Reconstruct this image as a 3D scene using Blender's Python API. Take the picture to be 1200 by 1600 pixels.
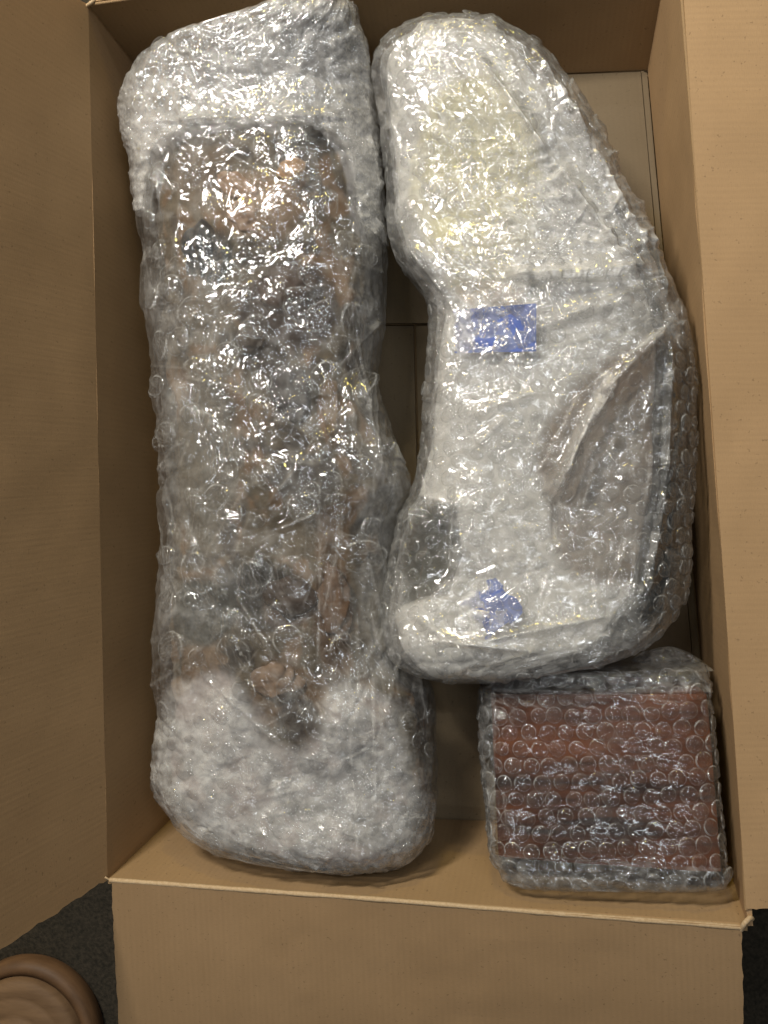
import bpy, math, random
import numpy as np
from mathutils import Vector, Matrix

random.seed(7)
rng = np.random.default_rng(11)
SC = bpy.context.scene
COL = SC.collection
for o in list(bpy.data.objects):
    bpy.data.objects.remove(o)

# ------------------------------------------------------------------ camera
CAM_H = 0.68          # metres above the inside bottom of the box
FOC = 1300.0          # focal length in pixels of the 1200 x 1600 photograph
d_cam = Vector((200.0, -30.0, -FOC)).normalized()          # where straight down is seen
ROT = d_cam.rotation_difference(Vector((0, 0, -1))).to_matrix()
cam_d = bpy.data.cameras.new('camera')
cam = bpy.data.objects.new('camera', cam_d)
COL.objects.link(cam)
cam.matrix_world = Matrix.Translation((0, 0, CAM_H)) @ ROT.to_4x4()
cam_d.sensor_fit = 'VERTICAL'
cam_d.sensor_height = 36.0
cam_d.lens = FOC / 1600.0 * 36.0
cam_d.clip_start = 0.01
cam_d.clip_end = 50
SC.camera = cam
RN = np.array(ROT)

def P(px, py, z):
    """the point at height z that stands at this place of the picture"""
    d = RN @ np.array([px - 600.0, 800.0 - py, -FOC])
    t = (z - CAM_H) / d[2]
    return np.array([d[0] * t, d[1] * t, z])

def PA(px, py, z):
    px, py, z = np.broadcast_arrays(np.asarray(px, float), py, z)
    d = np.stack([px - 600.0, 800.0 - py, np.full(px.shape, -FOC)], -1) @ RN.T
    t = (z - CAM_H) / d[..., 2]
    return np.stack([d[..., 0] * t, d[..., 1] * t, z], -1)

def proj(p):
    c = (p - np.array([0, 0, CAM_H])) @ RN
    s = FOC / -c[..., 2]
    return 600 + c[..., 0] * s, 800 - c[..., 1] * s

# ------------------------------------------------------------------ world and lamps (an indoor room)
W = bpy.data.worlds.new("World")
SC.world = W
W.use_nodes = True
bgn = W.node_tree.nodes['Background']
bgn.inputs[0].default_value = (1.0, 0.95, 0.86, 1)
bgn.inputs[1].default_value = 0.035

def lamp(name, loc, target, sx, sy, power, col, roll=0.0):
    l = bpy.data.lights.new(name, 'AREA')
    l.shape = 'RECTANGLE'; l.size = sx; l.size_y = sy
    l.energy = power; l.color = col
    o = bpy.data.objects.new(name, l); COL.objects.link(o)
    o.location = loc
    q = (Vector(target) - Vector(loc)).to_track_quat('-Z', 'Y')
    o.rotation_euler = (q @ Matrix.Rotation(roll, 3, 'Z').to_quaternion()).to_euler()
    return o
lamp('scene_lamp', (-0.60, 0.86, 1.12), (0, 0.05, 0), 0.30, 0.06, 11.5, (1.0, 0.94, 0.84))
for lx, ly, rl in ((-1.0, 1.9, 0.0), (0.5, 1.9, 0.0), (-1.1, 0.5, 0.0), (0.7, 0.75, 0.0)):      # overhead tubes added to make more glints on the film
    lamp('scene_lamp', (lx, ly, 2.1), (lx, ly - 0.01, 0), 1.1, 0.035, 2.3 if lx < 0 else 4.2, (0.92, 0.96, 1.0), rl)
lamp('scene_lamp', (0.45, -0.73, 2.1), (0.45, -0.74, 0), 0.9, 0.03, 1.4, (0.92, 0.96, 1.0))
lamp('scene_lamp', (0.10, -0.93, 2.1), (0.10, -0.94, 0), 0.5, 0.03, 0.8, (0.92, 0.96, 1.0))
lamp('scene_lamp', (-0.2, 2.1, 1.15), (0, 0, 0), 0.26, 0.06, 5.0, (1.0, 0.78, 0.14))

SC.view_settings.view_transform = 'Standard'
SC.view_settings.look = 'None'
SC.view_settings.exposure = 0.62
SC.view_settings.gamma = 1.0
SC.cycles.transparent_max_bounces = 40
SC.cycles.max_bounces = 5
SC.cycles.diffuse_bounces = 3
SC.cycles.glossy_bounces = 2
SC.cycles.sample_clamp_indirect = 4.0
SC.cycles.caustics_reflective = False

# ------------------------------------------------------------------ material helpers
class NT:
    def __init__(s, name):
        s.m = bpy.data.materials.new(name); s.m.use_nodes = True
        s.t = s.m.node_tree; s.t.nodes.clear()
        s.out = s.t.nodes.new('ShaderNodeOutputMaterial')
    def n(s, typ, **kw):
        nd = s.t.nodes.new('ShaderNode' + typ)
        for k, v in kw.items():
            if k.startswith('i_'):
                key = k[2:]
                key = int(key) if key.isdigit() else key.replace('_', ' ')
                nd.inputs[key].default_value = v
            else: setattr(nd, k, v)
        return nd
    def l(s, a, b): s.t.links.new(a, b)
    def ramp(s, src, stops):
        r = s.n('ValToRGB'); cr = r.color_ramp
        while len(cr.elements) < len(stops): cr.elements.new(0.5)
        for e, (p, c) in zip(cr.elements, stops):
            e.position = p; e.color = c if len(c) == 4 else (*c, 1)
        s.l(src, r.inputs[0]); return r.outputs[0]
    def math(s, op, a, b=None, c=None):
        m = s.n('Math', operation=op)
        for i, v in enumerate((a, b, c)):
            if v is None: continue
            if isinstance(v, (int, float)): m.inputs[i].default_value = v
            else: s.l(v, m.inputs[i])
        return m.outputs[0]
    def mix(s, fac, a, b, mode='MIX'):
        m = s.n('Mix', data_type='RGBA', blend_type=mode)
        for i, v in ((0, fac), (6, a), (7, b)):
            if isinstance(v, (int, float)): m.inputs[i].default_value = v
            elif isinstance(v, tuple): m.inputs[i].default_value = (*v, 1)
            else: s.l(v, m.inputs[i])
        return m.outputs[2]

def kraft(name, c1, c2, stripe=0.05, pitch=0.0042, bump=0.14):
    t = NT(name)
    uv = t.n('UVMap'); uv.uv_map = 'UVMap'
    sep = t.n('SeparateXYZ'); t.l(uv.outputs[0], sep.inputs[0])
    tc = t.n('TexCoord')
    bg2 = t.n('TexNoise', i_Scale=3.2, i_Detail=5.0, i_Roughness=0.7, i_Distortion=1.0); t.l(tc.outputs['Object'], bg2.inputs[0])
    big = t.n('TexNoise', i_Scale=9.0, i_Detail=4.0, i_Roughness=0.6); t.l(tc.outputs['Object'], big.inputs[0])
    mp = t.n('Mapping'); mp.inputs['Scale'].default_value = (260, 1400, 900); t.l(uv.outputs[0], mp.inputs[0])
    fib = t.n('TexNoise', i_Scale=1.0, i_Detail=3.0, i_Roughness=0.7); t.l(mp.outputs[0], fib.inputs[0])
    mp2 = t.n('Mapping'); mp2.inputs['Scale'].default_value = (420, 30, 40); t.l(uv.outputs[0], mp2.inputs[0])
    str2 = t.n('TexNoise', i_Scale=1.0, i_Detail=2.0); t.l(mp2.outputs[0], str2.inputs[0])
    wv = t.math('SINE', t.math('MULTIPLY', sep.outputs[0], 2 * math.pi / pitch))
    base = t.mix(t.ramp(big.outputs[0], [(0.36, (0, 0, 0)), (0.64, (1, 1, 1))]), c1, c2)
    base = t.mix(t.math('MULTIPLY', t.ramp(fib.outputs[0], [(0.3, (1, 1, 1)), (0.55, (0, 0, 0))]), 0.28), base, tuple(x * 0.62 for x in c1))
    base = t.mix(t.math('MULTIPLY', t.ramp(str2.outputs[0], [(0.35, (0, 0, 0)), (0.7, (1, 1, 1))]), 0.22), base, tuple(x * 0.78 for x in c1))
    base = t.mix(t.math('MULTIPLY', t.math('ADD', wv, 1.0), stripe), base, tuple(x * 0.6 for x in c1))
    spk = t.n('TexNoise', i_Scale=420.0, i_Detail=1.0); t.l(tc.outputs['Object'], spk.inputs[0])
    base = t.mix(t.math('MULTIPLY', t.ramp(spk.outputs[0], [(0.70, (0, 0, 0)), (0.76, (1, 1, 1))]), 0.5), base, tuple(x * 0.35 for x in c1))
    base = t.mix(t.math('MULTIPLY', t.ramp(bg2.outputs[0], [(0.42, (1, 1, 1)), (0.62, (0, 0, 0))]), 0.22), base, tuple(x * 0.72 for x in c2))
    b = t.n('Bsdf' + 'Principled'); t.l(base, b.inputs['Base Color'])
    b.inputs['Roughness'].default_value = 0.72
    b.inputs['Specular IOR Level'].default_value = 0.25
    hh = t.math('ADD', t.math('MULTIPLY', wv, 0.08), t.math('ADD', t.math('MULTIPLY', fib.outputs[0], 0.8), t.math('MULTIPLY', str2.outputs[0], 1.2)))
    bp = t.n('Bump', i_Strength=bump, i_Distance=0.0005); t.l(hh, bp.inputs['Height']); t.l(bp.outputs[0], b.inputs['Normal'])
    t.l(b.outputs[0], t.out.inputs[0])
    return t.m

def film(name, haze, hcol=(0.92, 0.905, 0.875), rough=0.09, bump=0.6, scale=1.0, f0=0.06, var=0.5, rim=0.08, dark=0.72, line=0.30):
    """thin clear plastic: clear where flat, a sharp gloss on it, milky where its plies lie thick
    (the mesh attribute 'tint' counts the plies) and along its fine creases"""
    t = NT(name)
    tc = t.n('TexCoord')
    n1 = t.n('TexNoise', i_Scale=170.0 * scale, i_Detail=3.0, i_Roughness=0.6, i_Distortion=0.8); t.l(tc.outputs['Object'], n1.inputs[0])
    rid = []
    for sc_, rot in (((300, 75, 170), 0.35), ((85, 330, 170), 0.55)):
        mp = t.n('Mapping'); mp.inputs['Scale'].default_value = tuple(x * scale for x in sc_); mp.inputs['Rotation'].default_value = (0, 0, rot)
        t.l(tc.outputs['Object'], mp.inputs[0])
        n2 = t.n('TexNoise', i_Scale=1.0, i_Detail=1.0, i_Roughness=0.45, i_Distortion=0.9); t.l(mp.outputs[0], n2.inputs[0])
        rid.append(t.math('ABSOLUTE', t.math('SUBTRACT', n2.outputs[0], 0.5)))
    rd = t.math('MINIMUM', rid[0], rid[1])
    crest = t.n('MapRange', interpolation_type='SMOOTHSTEP'); t.l(rd, crest.inputs[0])
    crest.inputs[1].default_value = 0.0; crest.inputs[2].default_value = 0.06; crest.inputs[3].default_value = 1.0; crest.inputs[4].default_value = 0.0
    thr = t.n('MapRange', interpolation_type='SMOOTHSTEP'); t.l(rd, thr.inputs[0])
    thr.inputs[1].default_value = 0.0; thr.inputs[2].default_value = 0.018; thr.inputs[3].default_value = 1.0; thr.inputs[4].default_value = 0.0
    nm = t.n('TexNoise', i_Scale=48.0, i_Detail=2.0); t.l(tc.outputs['Object'], nm.inputs[0])
    msk = t.ramp(nm.outputs[0], [(0.50, (0, 0, 0)), (0.64, (1, 1, 1))])
    hh = t.math('ADD', t.math('MULTIPLY', n1.outputs[0], t.math('ADD', t.math('MULTIPLY', msk, 0.40), 0.20)), t.math('MULTIPLY', crest.outputs[0], t.math('ADD', t.math('MULTIPLY', msk, 0.42), 0.02)))
    bp = t.n('Bump', i_Strength=bump, i_Distance=0.0010); t.l(hh, bp.inputs['Height'])
    gl = t.n('BsdfGlossy', i_Roughness=rough); t.l(bp.outputs[0], gl.inputs['Normal'])
    gl.inputs['Color'].default_value = (0.97, 0.98, 1, 1)
    lw = t.n('LayerWeight', i_Blend=0.5); t.l(bp.outputs[0], lw.inputs['Normal'])
    f4 = t.math('POWER', lw.outputs['Facing'], 3.0)
    tr = t.n('BsdfTransparent'); t.l(t.mix(f4, (0.985, 0.985, 0.985), (dark, dark, dark)), tr.inputs[0])
    df = t.n('BsdfDiffuse'); df.inputs[0].default_value = (*hcol, 1); t.l(bp.outputs[0], df.inputs['Normal'])
    at = t.n('Attribute', attribute_name='tint')
    vv = t.ramp(n1.outputs[0], [(0.36, (1 - var,) * 3), (0.62, (1.0,) * 3)])
    vv = t.math('MULTIPLY', vv, t.math('MULTIPLY', at.outputs['Fac'], haze))
    ln = t.math('MULTIPLY', t.math('MULTIPLY', thr.outputs[0], t.math('ADD', t.math('MULTIPLY', msk, 0.8), 0.2)), line)
    hfac = t.math('ADD', t.math('ADD', vv, ln), t.math('MULTIPLY', f4, rim))
    hfac = t.math('MINIMUM', hfac, 0.92)
    a = t.n('MixShader'); t.l(hfac, a.inputs[0]); t.l(tr.outputs[0], a.inputs[1]); t.l(df.outputs[0], a.inputs[2])
    fr = t.math('MINIMUM', t.math('ADD', t.math('MULTIPLY', f4, 0.6), f0), 0.85)
    b = t.n('MixShader'); t.l(fr, b.inputs[0]); t.l(a.outputs[0], b.inputs[1]); t.l(gl.outputs[0], b.inputs[2])
    t.l(b.outputs[0], t.out.inputs[0])
    return t.m

def tinted(name, rough=0.6, spec=0.3, bump=0.3, bscale=120.0):
    """opaque thing whose own colours lie in the mesh's colour attribute"""
    t = NT(name)
    at = t.n('Attribute', attribute_name='tint')
    tc = t.n('TexCoord')
    nz = t.n('TexNoise', i_Scale=bscale, i_Detail=4.0); t.l(tc.outputs['Object'], nz.inputs[0])
    c = t.mix(t.math('MULTIPLY', nz.outputs[0], 0.5), at.outputs['Color'], (0, 0, 0), 'MIX')
    c = t.mix(0.35, at.outputs['Color'], c)
    b = t.n('BsdfPrincipled'); t.l(c, b.inputs['Base Color'])
    b.inputs['Roughness'].default_value = rough; b.inputs['Specular IOR Level'].default_value = spec
    bp = t.n('Bump', i_Strength=bump, i_Distance=0.002); t.l(nz.outputs[0], bp.inputs['Height']); t.l(bp.outputs[0], b.inputs['Normal'])
    t.l(b.outputs[0], t.out.inputs[0])
    return t.m

def plain(name, c1, c2, scale, rough=0.6, bump=0.3, dist=0.001, spec=0.3, stretch=(1, 1, 1), detail=4.0):
    t = NT(name)
    tc = t.n('TexCoord'); mp = t.n('Mapping'); mp.inputs['Scale'].default_value = stretch
    t.l(tc.outputs['Object'], mp.inputs[0])
    nz = t.n('TexNoise', i_Scale=scale, i_Detail=detail, i_Roughness=0.65); t.l(mp.outputs[0], nz.inputs[0])
    c = t.ramp(nz.outputs[0], [(0.35, c1), (0.65, c2)])
    b = t.n('BsdfPrincipled'); t.l(c, b.inputs['Base Color'])
    b.inputs['Roughness'].default_value = rough; b.inputs['Specular IOR Level'].default_value = spec
    bp = t.n('Bump', i_Strength=bump, i_Distance=dist); t.l(nz.outputs[0], bp.inputs['Height']); t.l(bp.outputs[0], b.inputs['Normal'])
    t.l(b.outputs[0], t.out.inputs[0])
    return t.m

M = {}
M['kraft'] = kraft('kraft_board', (0.45, 0.29, 0.152), (0.405, 0.258, 0.132))
M['kraft_shade'] = kraft('kraft_board_shaded', (0.36, 0.235, 0.12), (0.33, 0.213, 0.105))  # same board as kraft, darkened so its colour carries shade
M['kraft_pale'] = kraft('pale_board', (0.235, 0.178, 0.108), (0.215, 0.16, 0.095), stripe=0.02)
M['crease'] = plain('board_crease', (0.46, 0.32, 0.18), (0.56, 0.42, 0.26), 500, 0.7, 0.3, 0.0004)
M['carpet'] = plain('dark_carpet', (0.026, 0.023, 0.017), (0.055, 0.045, 0.032), 300, 0.9, 0.6, 0.002, 0.1)
M['wood'] = plain('turned_wood', (0.14, 0.080, 0.038), (0.20, 0.118, 0.058), 22, 0.7, 0.2, 0.001, 0.35, (1, 7, 3))
M['wood_rim'] = plain('turned_wood_rim', (0.10, 0.052, 0.022), (0.17, 0.09, 0.04), 22, 0.6, 0.15, 0.001, 0.4, (1, 1, 6))
M['film'] = film('clear_wrap', 1.0, bump=0.6, rough=0.08, f0=0.10, line=0.20, var=0.35)
M['film_clear'] = film('clearer_wrap', 1.0, bump=0.5, rough=0.07, f0=0.048, line=0.18, scale=0.8)
M['film_under'] = film('clear_wrap_under', 1.0, bump=0.4, scale=0.8, rough=0.08, f0=0.05, line=0.15)
M['film_block'] = film('block_wrap', 1.0, bump=0.15, scale=0.6, rough=0.07, f0=0.05, line=0.05)

def bubble_mat(name, ring, streak):
    t = NT(name)
    at = t.n('Attribute', attribute_name='local')
    a2 = t.n('Attribute', attribute_name='seed')
    vadd = t.n('VectorMath', operation='ADD'); t.l(at.outputs['Vector'], vadd.inputs[0]); t.l(a2.outputs['Vector'], vadd.inputs[1])
    nz = t.n('TexNoise', i_Scale=1.3, i_Detail=2.0, i_Roughness=0.5); t.l(vadd.outputs[0], nz.inputs[0])
    sep = t.n('SeparateXYZ'); t.l(at.outputs['Vector'], sep.inputs[0])
    ph = t.math('ADD', t.math('MULTIPLY', sep.outputs[0], 11.0), t.math('MULTIPLY', nz.outputs[0], 13.0))
    w = t.math('SUBTRACT', 1.0, t.math('ABSOLUTE', t.math('SINE', ph)))
    hh = t.math('ADD', t.math('MULTIPLY', w, 0.35), nz.outputs[0])
    bp = t.n('Bump', i_Strength=0.6, i_Distance=0.0009); t.l(hh, bp.inputs['Height'])
    gl = t.n('BsdfGlossy', i_Roughness=0.06); t.l(bp.outputs[0], gl.inputs['Normal'])
    lw = t.n('LayerWeight', i_Blend=0.5)
    f = t.math('POWER', lw.outputs['Facing'], 2.2)
    lb = t.n('LayerWeight', i_Blend=0.5); t.l(bp.outputs[0], lb.inputs['Normal'])
    fb = t.math('POWER', lb.outputs['Facing'], 3.0)
    tr = t.n('BsdfTransparent'); t.l(t.mix(t.math('MAXIMUM', f, fb), (0.98, 0.98, 0.98), (0.58, 0.58, 0.58)), tr.inputs[0])
    df = t.n('BsdfDiffuse'); df.inputs[0].default_value = (0.9, 0.9, 0.88, 1)
    # heat-sealed ring round the foot of the bubble and white streaks painted as glints of its crumples
    rg = t.math('SUBTRACT', 1.0, t.math('MULTIPLY', t.math('ABSOLUTE', t.math('SUBTRACT', sep.outputs[2], 0.97)), 11.0))
    rg = t.math('MULTIPLY', t.math('MAXIMUM', rg, 0.0), t.math('MULTIPLY', t.ramp(nz.outputs[0], [(0.38, (0.12,) * 3), (0.60, (1, 1, 1))]), ring))
    cl = t.math('MULTIPLY', t.math('MAXIMUM', t.math('SUBTRACT', w, 0.80), 0.0), streak)
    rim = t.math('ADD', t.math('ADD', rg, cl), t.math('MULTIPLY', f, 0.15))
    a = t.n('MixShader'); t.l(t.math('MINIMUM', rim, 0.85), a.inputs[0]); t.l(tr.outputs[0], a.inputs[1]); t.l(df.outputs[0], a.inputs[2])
    fr = t.math('ADD', t.math('MULTIPLY', fb, 0.45), 0.075)
    b = t.n('MixShader'); t.l(fr, b.inputs[0]); t.l(a.outputs[0], b.inputs[1]); t.l(gl.outputs[0], b.inputs[2])
    t.l(b.outputs[0], t.out.inputs[0])
    return t.m
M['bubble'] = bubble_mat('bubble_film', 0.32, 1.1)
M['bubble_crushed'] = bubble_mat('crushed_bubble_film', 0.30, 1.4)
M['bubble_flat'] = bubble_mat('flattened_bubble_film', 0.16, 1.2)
M['inner'] = tinted('wrapped_core')
M['red'] = plain('reddish_brown_block', (0.028, 0.011, 0.006), (0.20, 0.062, 0.020), 15, 0.5, 0.3, 0.001, 0.35, (0.5, 2.6, 1))
M['tape'] = plain('blue_tape', (0.06, 0.10, 0.36), (0.11, 0.17, 0.47), 60, 0.55, 0.4, 0.0006, 0.3)
M['yellow'] = plain('yellow_print', (0.6, 0.45, 0.06), (0.75, 0.62, 0.2), 80, 0.5)

# ------------------------------------------------------------------ mesh helpers
def add(name, me, mat=None, parent=None, **props):
    o = bpy.data.objects.new(name, me)
    COL.objects.link(o)
    if mat is not None and not me.materials: me.materials.append(mat)
    if parent is not None: o.parent = parent
    for k, v in props.items():
        o[k] = v
    return o

def empty(name, loc, **props):
    o = bpy.data.objects.new(name, None); COL.objects.link(o)
    o.location = loc; o.empty_display_size = 0.02
    for k, v in props.items(): o[k] = v
    return o

def mesh_np(name, co, quads=None, tris=None, smooth=True, uv=None, tint=None, local=None):
    me = bpy.data.meshes.new(name)
    nq = 0 if quads is None else len(quads); ntr = 0 if tris is None else len(tris)
    idx = []
    if nq: idx.append(np.asarray(quads).ravel())
    if ntr: idx.append(np.asarray(tris).ravel())
    idx = np.concatenate(idx).astype(np.int32)
    me.vertices.add(len(co)); me.vertices.foreach_set('co', np.asarray(co, np.float32).ravel())
    me.loops.add(len(idx)); me.loops.foreach_set('vertex_index', idx)
    tot = np.concatenate([np.full(nq, 4), np.full(ntr, 3)]).astype(np.int32)
    st = np.concatenate([[0], np.cumsum(tot)[:-1]]).astype(np.int32)
    me.polygons.add(nq + ntr)
    me.polygons.foreach_set('loop_start', st); me.polygons.foreach_set('loop_total', tot)
    me.polygons.foreach_set('use_smooth', np.full(nq + ntr, smooth))
    if uv is not None:
        ul = me.uv_layers.new(name='UVMap')
        ul.data.foreach_set('uv', np.asarray(uv, np.float32)[idx].ravel())
    if tint is not None:
        ca = me.color_attributes.new('tint', 'FLOAT_COLOR', 'POINT')
        ca.data.foreach_set('color', np.concatenate([tint, np.ones((len(co), 1))], 1).astype(np.float32).ravel())
    if local is not None:
        lc, sd = local
        lc = np.array(lc, float); lc[:, 2] = np.hypot(lc[:, 0], lc[:, 1])
        for nm_, ar in (('local', lc), ('seed', sd)):
            la = me.attributes.new(nm_, 'FLOAT_VECTOR', 'POINT'); la.data.foreach_set('vector', np.asarray(ar, np.float32).ravel())
    me.update(calc_edges=True); me.validate()
    return me

def gquads(nv, nu, wrap=False):
    i = np.arange(nv - 1)[:, None]; j = np.arange(nu if wrap else nu - 1)[None, :]
    j2 = (j + 1) % nu
    a = i * nu + j; b = i * nu + j2; c = (i + 1) * nu + j2; d = (i + 1) * nu + j
    return np.stack([a, b, c, d], -1).reshape(-1, 4)

# value noise and faceted (crumpled) noise on a plane
TAB = rng.random((256, 256)) * 2 - 1
def _h(i, j, s): return TAB[(i + s * 37) & 255, (j + s * 91) & 255]
def vnoise(x, y, s=0):
    i = np.floor(x).astype(int); j = np.floor(y).astype(int)
    fx = x - i; fy = y - j
    fx = fx * fx * (3 - 2 * fx); fy = fy * fy * (3 - 2 * fy)
    a = _h(i, j, s) * (1 - fx) + _h(i + 1, j, s) * fx
    b = _h(i, j + 1, s) * (1 - fx) + _h(i + 1, j + 1, s) * fx
    return a * (1 - fy) + b * fy
def fbm(x, y, s=0, o=4):
    r = 0; a = 1.0; n = 0
    for k in range(o):
        r = r + a * vnoise(x * 2 ** k, y * 2 ** k, s + k); n += a; a *= 0.5
    return r / n
def facet(x, y, s=0):
    """random heights on a triangle lattice joined by flat facets: reads as crumpled foil"""
    wx = x + 0.9 * vnoise(x * 0.35, y * 0.35, s + 5); wy = y + 0.9 * vnoise(x * 0.35 + 9, y * 0.35, s + 6)
    k = 0.3660254; q = (wx + wy) * k
    a = wx + q; b = wy + q
    i = np.floor(a).astype(int); j = np.floor(b).astype(int); fa = a - i; fb = b - j
    h00 = _h(i, j, s); h11 = _h(i + 1, j + 1, s); h10 = _h(i + 1, j, s); h01 = _h(i, j + 1, s)
    up = h00 + fa * (h10 - h00) + fb * (h11 - h10)
    lo = h00 + fb * (h01 - h00) + fa * (h11 - h01)
    return np.where(fa > fb, up, lo)

def sstep(x, a, b):
    t = np.clip((x - a) / (b - a), 0, 1); return t * t * (3 - 2 * t)

def seg_dist(px, py, x0, y0, x1, y1):
    dx, dy = x1 - x0, y1 - y0; L = math.hypot(dx, dy)
    t = np.clip(((px - x0) * dx + (py - y0) * dy) / (L * L), 0, 1)
    ex = px - (x0 + t * dx); ey = py - (y0 + t * dy)
    side = np.sign((px - x0) * dy - (py - y0) * dx)
    return np.hypot(ex, ey), t, side

def in_poly(px, py, poly):
    r = np.zeros(px.shape, bool); n = len(poly)
    for k in range(n):
        x0, y0 = poly[k]; x1, y1 = poly[(k + 1) % n]
        if y0 == y1: continue
        c = ((y0 > py) != (y1 > py)) & (px < (x1 - x0) * (py - y0) / (y1 - y0) + x0)
        r ^= c
    return r

# ------------------------------------------------------------------ the ground
def ground():
    n = 120
    x = np.linspace(-3, 3, n); X, Y = np.meshgrid(x, x)
    co = np.stack([X, Y, np.full(X.shape, -0.006) + 0.0], -1).reshape(-1, 3)
    add('floor', mesh_np('floor', co, gquads(n, n)), M['carpet'], kind='structure')
ground()

# ------------------------------------------------------------------ cardboard box
H = 0.10
box = empty('cardboard_box', P(700, 700, 0.0) + np.array([0, 0, -0.004]),
            label='open brown cardboard shipping box holding three bubble wrapped bundles', category='box')
bpy.context.view_layer.update()
BO = np.array(box.location)

def panel(name, pa, pb, pc, pd, mat, thick=0.0035, out=None, warp=0.0012, seed=0, rag=(0, 0, 0, 0), nu=90, nv=40, sag=0.0):
    """board from pa-pb (first edge) to pd-pc (far edge); out: the side its thickness goes"""
    pa, pb, pc, pd = map(np.asarray, (pa, pb, pc, pd))
    u = np.linspace(0, 1, nu); v = np.linspace(0, 1, nv); U, V = np.meshgrid(u, v)
    U3, V3 = U[..., None], V[..., None]
    p = (pa * (1 - U3) + pb * U3) * (1 - V3) + (pd * (1 - U3) + pc * U3) * V3
    nrm = np.cross(pb - pa, pd - pa); nrm /= np.linalg.norm(nrm)
    if out is not None and nrm @ np.asarray(out) < 0: nrm = -nrm
    Lu = np.linalg.norm(pb - pa); Lv = np.linalg.norm(pd - pa)
    env = np.sin(np.pi * U) ** 0.5 * np.clip(V * 8, 0, 1)
    dsp = warp * fbm(U * Lu * 14, V * Lv * 14, seed, 3) * env * 2 + sag * np.sin(np.pi * U) * np.sin(np.pi * V)
    p = p + nrm * dsp[..., None]
    eu = (pb - pa) / Lu; ev = (pd - pa) / Lv
    # torn edges: first u edge, last u edge, far edge
    k = 60
    r0 = rag[0] * (np.abs(facet(V * Lv * 260, V * 0, seed + 3)) + 0.5 * vnoise(V * Lv * 90, V * 0, seed))
    r1 = rag[1] * (np.abs(facet(V * Lv * 260, V * 0 + 3, seed + 4)) + 0.5 * vnoise(V * Lv * 90, V * 0 + 5, seed))
    p = p + eu * (r0 * np.clip(1 - U * nu / 3, 0, 1))[..., None] - eu * (r1 * np.clip(1 - (1 - U) * nu / 3, 0, 1))[..., None]
    q = p + nrm * thick
    co = np.concatenate([p.reshape(-1, 3), q.reshape(-1, 3)]) - BO
    g = gquads(nv, nu); N = nu * nv
    quads = [g, g[:, ::-1] + N]
    idx = np.arange(N).reshape(nv, nu)
    for e in (idx[0], idx[-1][::-1], idx[:, 0][::-1], idx[:, -1]):
        quads.append(np.stack([e[:-1], e[:-1] + N, e[1:] + N, e[1:]], -1))
    uv = np.stack([U * Lu, V * Lv], -1).reshape(-1, 2)
    me = mesh_np(name, co, np.concatenate(quads), uv=np.concatenate([uv, uv]), smooth=False)
    return add(name, me, mat, box)

def bead(name, pts, r, mat, seed=0, jit=0.0):
    pts = np.asarray(pts, float)
    # resample
    seg = np.linalg.norm(np.diff(pts, axis=0), axis=1); s = np.concatenate([[0], np.cumsum(seg)])
    n = max(int(s[-1] / 0.003), 8); ss = np.linspace(0, s[-1], n)
    c = np.stack([np.interp(ss, s, pts[:, i]) for i in range(3)], 1)
    c[:, 2] += jit * vnoise(ss * 60, ss * 0, seed); c[:, 1] += jit * vnoise(ss * 45, ss * 0 + 4, seed)
    tan = np.gradient(c, axis=0); tan /= np.linalg.norm(tan, axis=1, keepdims=True)
    up = np.array([0, 0, 1.0]); sd = np.cross(tan, up); sd /= np.linalg.norm(sd, axis=1, keepdims=True); nn = np.cross(sd, tan)
    th = np.linspace(0, 2 * np.pi, 10, endpoint=False)
    rr = r * (1 + 0.10 * vnoise(ss * 120, ss * 0 + 2, seed))[:, None, None]
    co = c[:, None] + rr * (np.cos(th)[None, :, None] * sd[:, None] + np.sin(th)[None, :, None] * nn[:, None])
    me = mesh_np(name, co.reshape(-1, 3) - BO, gquads(n, 10, True))
    return add(name, me, mat, box)

fTL, fTR, fBR, fBL = P(244, 140, 0), P(1012, 109, 0), P(1120, 1293, 0), P(280, 1268, 0)
rTL, rTR, rBR, rBL = P(138, 8, H), P(1055, -130, H), P(1168, 1447, H), P(168, 1374, H)
# rims are gently curved: kept as polylines for the folded creases
panel('wall', fTL, fBL, rBL, rTL, M['kraft'], out=(-1, 0, 0), seed=1, warp=0.0004)
panel('wall', fTR, fBR, rBR, rTR, M['kraft'], out=(1, 0, 0), seed=2, warp=0.0010)
panel('wall', fTL, fTR, rTR, rTL, M['kraft_shade'], out=(0, 1, 0), seed=3, warp=0.0010)
panel('wall', fBL, fBR, rBR, rBL, M['kraft_shade'], out=(0, -1, 0), seed=4, warp=0.0012)
# flaps: left stands nearly upright, right and near ones lie open
e = 0.0015
oL0, oL1 = P(-162, -226, 0.24), P(-162, 1592, 0.24)
panel('flap', rTL, rBL, oL1, oL0, M['kraft'], out=(-1, 0, 0), seed=5, warp=0.0004, rag=(0.0015, 0.0022, 0, 0), nu=260)
oR0, oR1 = P(1330, -140, H + 0.006), P(1372, 1414, H + 0.002)
panel('flap', rTR + [e, 0, e], P(1166, 1421, H + e), oR1, oR0, M['kraft'], out=(0, 0, -1), seed=6, warp=0.0008, rag=(0, 0.0008, 0, 0))
oB0, oB1 = P(192, 1744, 0.045), P(1168, 1764, 0.045)
panel('flap', P(173, 1377, H + e), P(1160, 1448, H + e), oB1, oB0, M['kraft'], out=(0, 0, -1), seed=7, warp=0.0007, rag=(0.0010, 0.0012, 0, 0), nu=140)
panel('flap', rTL + [0.006, e, e], rTR + [-0.006, e, e], P(1080, -520, 0.085), P(150, -430, 0.085), M['kraft'], out=(0, 0, -1), seed=8)
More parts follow.
